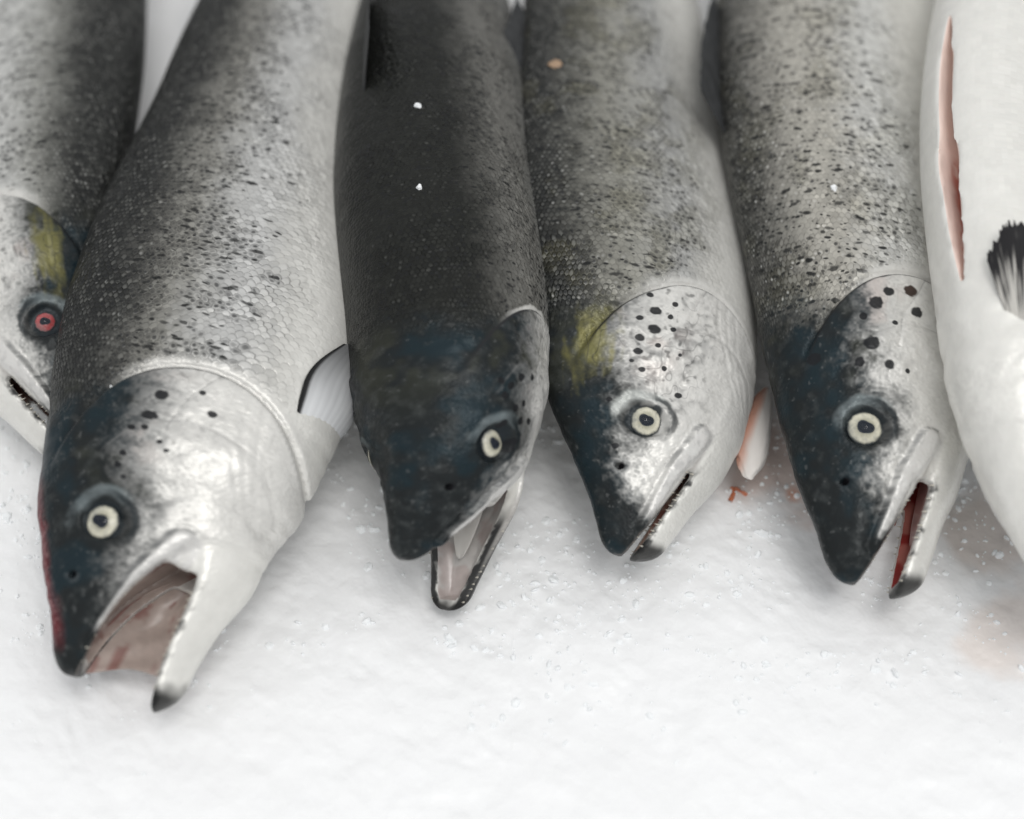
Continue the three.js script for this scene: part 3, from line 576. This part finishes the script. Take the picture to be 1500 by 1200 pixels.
makeFish({
  seed: 1, H: 0.137, deep: 1.36, tall: 1.16, taper: 0.74, arch: 0.055, membrane: [0.47, -1], mouthPale: [0.46, 0.38, 0.34], mouthBlood: [0.3, 0.17, 0.15], gape: 27, jawLong: 1.05, roll: [[0, 6], [0.6, 6], [1.2, 8], [3, 10]], label: 'large silver salmon with its jaw gaping widest and a red streak along its snout',
  axis: [[-0.1796, 0.03, 0.1272], [-0.1665, 0.046, 0.0661], [-0.1495, 0.058, -0.0047], [-0.1348, 0.062, -0.1027], [-0.1186, 0.058, -0.2239], [-0.1065, 0.05, -0.3416]],
  paint: { flank: [0.23, 0.225, 0.205], silver: [0.52, 0.52, 0.51], fleck: 0.62, dots: 0.5, backEdge: 0.42, bellyEdge: -0.5, mottle: 0.55, crownShift: -0.035, crownSoft: 0.055, orbitDark: 0.7, scaleOnBack: 0.5 },
  spots: [[0.822, -0.04, 0.0165], [0.805, -0.156, 0.0112], [0.754, -0.031, 0.0150, 0.7], [0.703, -0.004, 0.0097], [0.626, -0.004, 0.0090], [0.711, -0.031, 0.0090], [0.592, 0.0, 0.0090], [0.86, -0.121, 0.0083], [0.56, -0.02, 0.0075], [0.68, -0.07, 0.0067], [0.66, -0.09, 0.0060]],
  fins: [{ name: 'pectoral_fin', base: [[0.87, -50, 0], [0.88, -75, 0], [0.9, -105, 0]], tip: [[1.17, -56, 0], [1.24, -78, 0], [1.25, -112, 0]], hug: 0.022, arc: 9, normal: [0, -0.5, 0.86], bow: 0, ragged: 0.02, rays: 12, flat: 0.8,
    colour: (u, t, ray, n) => { const e = 1 - sst(0.035, 0.06, u), k = mix(mix(0.74, 0.2, sst(0.1, 0.9, t)) * (0.85 + 0.1 * ray + 0.15 * n), 0.022 + 0.02 * n, e * sst(0.0, 0.03, t)); return [k * 0.985, k, k * 1.015]; } },
    dorsalFin(2.9, 3.4, 0.12, 0.02), tailFin()],
  over: (s, d, l, X, n1, n2, n3, lay) => { // blood run along the back of the snout
    if (s < 0.75 && d > 0.02) { const k = (1 - sst(0.03, 0.07, Math.abs(l - 0.012 + 0.05 * (n1 - 0.5)))) * sst(0.03, 0.12, s) * sst(0.62, 0.4, s) * sst(0.3, 0.5, n2 + 0.1); lay([0.13, 0.012, 0.018], k * 0.95); lay([0.35, 0.2, 0.2], k * 0.5 * sst(0.62, 0.75, n3)); }
  },
});
makeFish({
  seed: 2, H: 0.112, fat: 1.8, gape: 36, jawLong: 1.12, jawWide: 1.15, gill: 0.22, mouthPale: [0.52, 0.5, 0.48], mouthBlood: [0.46, 0.4, 0.38], tongue: [0.55, 0.53, 0.5], roll: [[0, 64], [0.6, 62], [1.2, 55], [3, 40]], label: 'dark charcoal salmon lying back up with its lower jaw hanging open',
  axis: [[-0.0454, 0.049, 0.0835], [-0.0337, 0.063, 0.0397], [-0.0326, 0.07, -0.0217], [-0.0396, 0.068, -0.1188], [-0.0407, 0.06, -0.2472], [-0.044, 0.05, -0.371]],
  paint: { flank: [0.15, 0.147, 0.135], silver: [0.2, 0.2, 0.19], back: [0.017, 0.018, 0.016], scaleOnBack: 0.12, scale: [0.1, 0.1, 0.095], fleck: 0.35, backEdge: 0.42, bellyEdge: -0.7, crownShift: -0.05, crownSoft: 0.06, mottle: 0.8, collar: 0.022, lip: 0.012 },
  spots: [[0.566, 0.04, 0.014], [0.542, -0.014, 0.015], [0.483, 0.012, 0.013], [0.515, -0.058, 0.014], [0.448, -0.058, 0.014], [0.609, 0.068, 0.012], [0.601, 0.031, 0.014], [0.57, -0.049, 0.013], [0.43, -0.066, 0.012], [0.64, 0.0, 0.013], [0.66, -0.05, 0.012], [0.53, -0.1, 0.012]],
  fins: [dorsalFin(2.0, 2.6, 0.16, 0.12), tailFin()],
});
makeFish({
  seed: 3, H: 0.125, tall: 1.42, deep: 1.1, taper: 0.78, gape: 2.5, roll: [[0, 18], [0.6, 20], [1.2, 24], [3, 20]], label: 'grey salmon with a yellow patch behind its eye and mouth almost shut',
  axis: [[0.0433, 0.03, 0.0683], [0.0519, 0.044, 0.0107], [0.0554, 0.055, -0.0586], [0.0549, 0.057, -0.1525], [0.0549, 0.055, -0.253], [0.056, 0.05, -0.371]],
  paint: { flank: [0.26, 0.255, 0.225], silver: [0.38, 0.38, 0.37], fleck: 0.35, dots: 0.5, backEdge: 0.62, yellow: 1, yellowS: 0.7, yellowAt: 0.155, mottle: 1, crownShift: 0.09, orbitDark: 0.25, orbit: 0.9, lid: [0.5, 0.52, 0.5], olive: [0.2, 0.185, 0.1], scaleOnBack: 0.8 },
  spots: [[0.652, 0.045, 0.0128], [0.737, 0.013, 0.0180], [0.745, -0.04, 0.0097], [0.592, 0.031, 0.0090], [0.605, -0.028, 0.0090], [0.524, -0.085, 0.0112], [0.805, 0.013, 0.0150], [0.839, -0.04, 0.0105], [0.477, 0.098, 0.0090], [0.328, 0.068, 0.0105], [0.618, 0.058, 0.0075], [0.7, 0.045, 0.0128], [0.68, 0.0, 0.0083], [0.77, 0.05, 0.0105], [0.66, -0.07, 0.0060], [0.79, -0.03, 0.0090], [0.86, 0.03, 0.0097]],
  fins: [dorsalFin(1.7, 2.3, 0.14, 0.1), tailFin()],
});
makeFish({
  seed: 4, H: 0.142, deep: 1.08, gape: 12, membrane: [0.25, -1], mouthPale: [0.45, 0.17, 0.14], mouthBlood: [0.3, 0.04, 0.035], tongue: [0.55, 0.36, 0.33], roll: [[0, 12], [0.6, 14], [1.2, 16], [3, 14]], label: 'silver salmon with round black cheek spots and a red open mouth',
  axis: [[0.1395, 0.032, 0.084], [0.1445, 0.046, 0.0159], [0.1497, 0.057, -0.065], [0.1502, 0.06, -0.1494], [0.1562, 0.056, -0.2518], [0.1642, 0.05, -0.371]],
  paint: { flank: [0.39, 0.375, 0.335], silver: [0.58, 0.58, 0.56], fleck: 0.7, backEdge: 0.8, mottle: 0.3, scaleOnBack: 1, olive: [0.2, 0.19, 0.13] },
  spots: [[0.635, 0.159, 0.0194], [0.813, -0.005, 0.0220], [0.856, -0.04, 0.0158], [0.873, -0.103, 0.0194, 1, [0.035, 0.018, 0.0123]], [0.805, -0.121, 0.018], [0.677, 0.004, 0.023], [0.617, 0.032, 0.016], [0.618, -0.049, 0.016], [0.754, -0.058, 0.009], [0.609, -0.103, 0.008], [0.762, 0.031, 0.012]],
  fins: [dorsalFin(1.55, 2.15, 0.12, 0.1), tailFin()],
});
makeFish({
  seed: 5, H: 0.128, gape: 4, mirror: true, cell: 0.011, tex: [1024, 512], eyeR: 0.036, roll: 12, label: 'salmon with a blood red eye lying half behind the widest gaping fish',
  axis: [[-0.183, 0.03, 0.0112], [-0.2046, 0.042, -0.0414], [-0.2196, 0.05, -0.1076], [-0.2346, 0.05, -0.2588], [-0.2444, 0.05, -0.371]],
  paint: { flank: [0.25, 0.25, 0.23], fleck: 0.25, yellow: 1, yellowS: 0.68, yellowAt: 0.07, mottle: 0.8 }, iris: [0.42, 0.07, 0.075], irisIn: [0.3, 0.03, 0.03], irisStain: [0.5, 0.3, 0.3], fins: [tailFin()],
});
makeFish({
  seed: 6, H: 0.15, gape: 3, cell: 0.0095, tex: [1024, 512], gill: 0, seam: 90, roll: -136, liningName: 'cut_flesh', teeth: false,
  extra: (s, d, l, res) => { // the long cut along the belly
    if (s < 0.8 || s > 2) { res.cav = 9; return; }
    const t = clamp((s - 0.84) / 0.9, 0, 1), w = 0.027 * Math.pow(Math.sin(Math.PI * t), 0.5) * (0.75 + 0.5 * noise(s * 9, 3, 3));
    res.cav = Math.max(l - w * (1 - 0.25 * sst(0.05, 0.18, d - bottomLine(s))), d - bottomLine(s) - 0.2, 0.845 - s, s - 1.735);
  },
  liningColour: (s, d, l) => { const k = sst(0.055, 0.075, d - bottomLine(s) + (noise(s * 40, d * 40, 2) - 0.5) * 0.02) * sst(1.3, 1.24, s + (fbm(s * 30, d * 30, 1) - 0.5) * 0.2), n = fbm(s * 20, d * 30, l * 20); return [mix(0.9, 0.6, k), mix(0.74, 0.24, k), mix(0.67, 0.19, k)].map(x => x * (0.8 + 0.4 * n)); }, label: 'gutted salmon lying belly up with a long pink cut',
  axis: [[0.236, 0.045, 0.109], [0.2312, 0.058, 0.0502], [0.2326, 0.07, -0.0217], [0.24, 0.078, -0.1089], [0.2687, 0.07, -0.2356], [0.298, 0.06, -0.3578]],
  paint: { belly: [0.8, 0.79, 0.75], cheek: [0.8, 0.79, 0.75], mottle: 0, bellyEdge: 0.1, backEdge: 0.6, fleck: 0.2 },
  fins: [{ name: 'pectoral_fin', base: [[0.7, -0.35, -0.09], [0.7, -0.34, -0.12], [0.71, -0.325, -0.15]], tip: [[0.88, -0.44, -0.09], [0.96, -0.435, -0.17], [0.92, -0.37, -0.26]], normal: [0, -0.85, -0.5], bow: 0.02, ragged: 0.14, rays: 16,
    colour: (u, t, ray, n) => { const k = mix(0.62, 0.02, sst(0.1, 0.6, t + (n - 0.5) * 0.6 - (ray - 0.5) * 0.25)); return [k, k * 0.97, k * 0.9 + 0.003]; } }, tailFin()],
});

// ---------------------------------------------------------------- small things
const fishOf = seed => fishList.find(q => q.spec.seed === seed);
{ // pale lobe hanging beside the cheek, pink along one side
  const f = fishOf(3), g = new THREE.SphereGeometry(1, 56, 40), P = g.attributes.position, C = [];
  for (let i = 0; i < P.count; i++) { const x = P.getX(i), y = P.getY(i), z = P.getZ(i), n = fbm(x * 2 + 3, y * 2, z * 2); P.setXYZ(i, x * 0.0066 * (0.55 + 0.45 * sst(-1, 0.6, z)) * (0.8 + 0.5 * n), y * 0.0045, z * 0.02 * (0.85 + 0.3 * n) + 0.005 * x); const k = sst(0.1, -0.5, x + 0.3 * (n - 0.5)); C.push(mix(0.8, 0.72, k), mix(0.76, 0.4, k), mix(0.72, 0.3, k)); }
  g.setAttribute('color', new THREE.Float32BufferAttribute(C, 3)); g.computeVertexNormals();
  const m = part('gill_flap', g, new THREE.MeshPhysicalMaterial({ vertexColors: true, roughness: 0.55 }), f.root);
  m.position.set(0.1094, 0.022, -0.0017); m.rotation.y = -0.3; m.scale.setScalar(1.25);
  m.userData.label = 'pale gill flap with a pink edge';
}
const crumb = (() => { const g = new THREE.IcosahedronGeometry(1, 2), P = g.attributes.position; for (let i = 0; i < P.count; i++) { const x = P.getX(i), y = P.getY(i), z = P.getZ(i), k = 0.6 + 0.8 * noise(x * 1.7 + 9, y * 1.7, z * 1.7); P.setXYZ(i, x * k, y * k * 0.7, z * k); } g.computeVertexNormals(); return g; })();
const clearIce = new THREE.MeshPhysicalMaterial({ color: new THREE.Color().setRGB(0.93, 0.95, 0.96), roughness: 0.35, ior: 1.31 });
const LUMPS = [[2, 1.813, 0.306, 0.129, 0.0019, 'white ice crumb on the dark back, farther from its gills'], [2, 1.374, 0.312, 0.102, 0.0016, 'white ice crumb on the dark back, nearer to its gills'],
  [3, 1.275, 0.346, 0.03, 0.0016, 'white ice crumb on the yellow patched salmon'], [4, 1.219, 0.111, 0.21, 0.002, 'white ice crumb on the spotted flank above the red mouth'], [1, 0.829, 0.093, 0.182, 0.0009, 'tiny ice crumb at the gill edge of the widest gaping fish']];
for (const [seed, s, d, l, size, label] of LUMPS) {
  const m = part(numbered('ice_crumb'), crumb, clearIce, scene); fishOf(seed).spine.place(s, d, l, m.position); m.scale.setScalar(size); m.rotation.set(s * 5, d * 30, l * 20);
  m.userData = { label, category: 'ice', group: 'ice crumbs lying on the fish' };
}
{ // scraps of orange flesh
  const flesh = new THREE.MeshPhysicalMaterial({ color: new THREE.Color().setRGB(0.6, 0.19, 0.09), roughness: 0.35, clearcoat: 0.3 });
  const strand = (pts, r) => { const g = new THREE.TubeGeometry(new THREE.CatmullRomCurve3(pts.map(([x, z]) => new THREE.Vector3(x, iceHeight(x, z) + r * 0.4, z))), 24, r, 8), P = g.attributes.position; for (let i = 0; i < P.count; i++) { const x = P.getX(i), y = P.getY(i), z = P.getZ(i), k = (noise(x * 900, y * 900, z * 900) - 0.5) * r * 1.1; P.setXYZ(i, x + k, y + k * 0.4, z - k); } g.computeVertexNormals(); return g; };
  const A = [[0.0994, 0.0139], [0.0992, 0.0177], [0.0977, 0.0215]], B = [[0.0994, 0.0139], [0.1024, 0.0154], [0.1056, 0.0177]];
  const m = part('flesh_scrap', mergeGeometries([strand(A, 0.0011), strand(B, 0.0008)]), flesh, scene);
  m.userData = { label: 'forked orange flesh scrap on ice beside the pink gill flap', category: 'scrap' };
  const s = part('flesh_scrap_001', crumb, new THREE.MeshPhysicalMaterial({ color: new THREE.Color().setRGB(0.36, 0.24, 0.15), roughness: 0.4 }), scene); fishOf(3).spine.place(1.938, 0.299, 0.133, s.position); s.scale.set(0.0034, 0.0015, 0.003);
  s.userData = { label: 'tan flesh crumb on the back of the yellow patched salmon', category: 'scrap' };
}
{ // crushed ice grains strewn over the bed
  const N = 4200, r = rng(99), im = new THREE.InstancedMesh(new THREE.IcosahedronGeometry(1, 0), clearIce, N), M = new THREE.Matrix4(), q = new THREE.Quaternion(), e = new THREE.Euler(), p = new THREE.Vector3(), sc = new THREE.Vector3();
  let k = 0; while (k < N) {
    const x = -0.3 + 0.6 * r(), z = -0.12 + 0.3 * r(), n = fbm(x * 45 + 4, 2, z * 45);
    if (n < 0.46 + 0.12 * r() || r() > sst(0.17, 0.06, z)) continue;
    const s = 0.0004 + 0.0015 * r() ** 4; p.set(x, iceHeight(x, z) + s * 0.0, z); q.setFromEuler(e.set(r() * 6, r() * 6, r() * 6)); sc.set(s * (0.7 + r()), s * (0.5 + 0.5 * r()), s * (0.7 + r()));
    im.setMatrixAt(k++, M.compose(p, q, sc));
  }
  im.name = 'ice_grains'; im.castShadow = im.receiveShadow = true; im.userData = { kind: 'stuff', label: 'loose grains of crushed ice in front of the fish heads', category: 'ice' }; scene.add(im);
}
renderer.render(scene, camera);
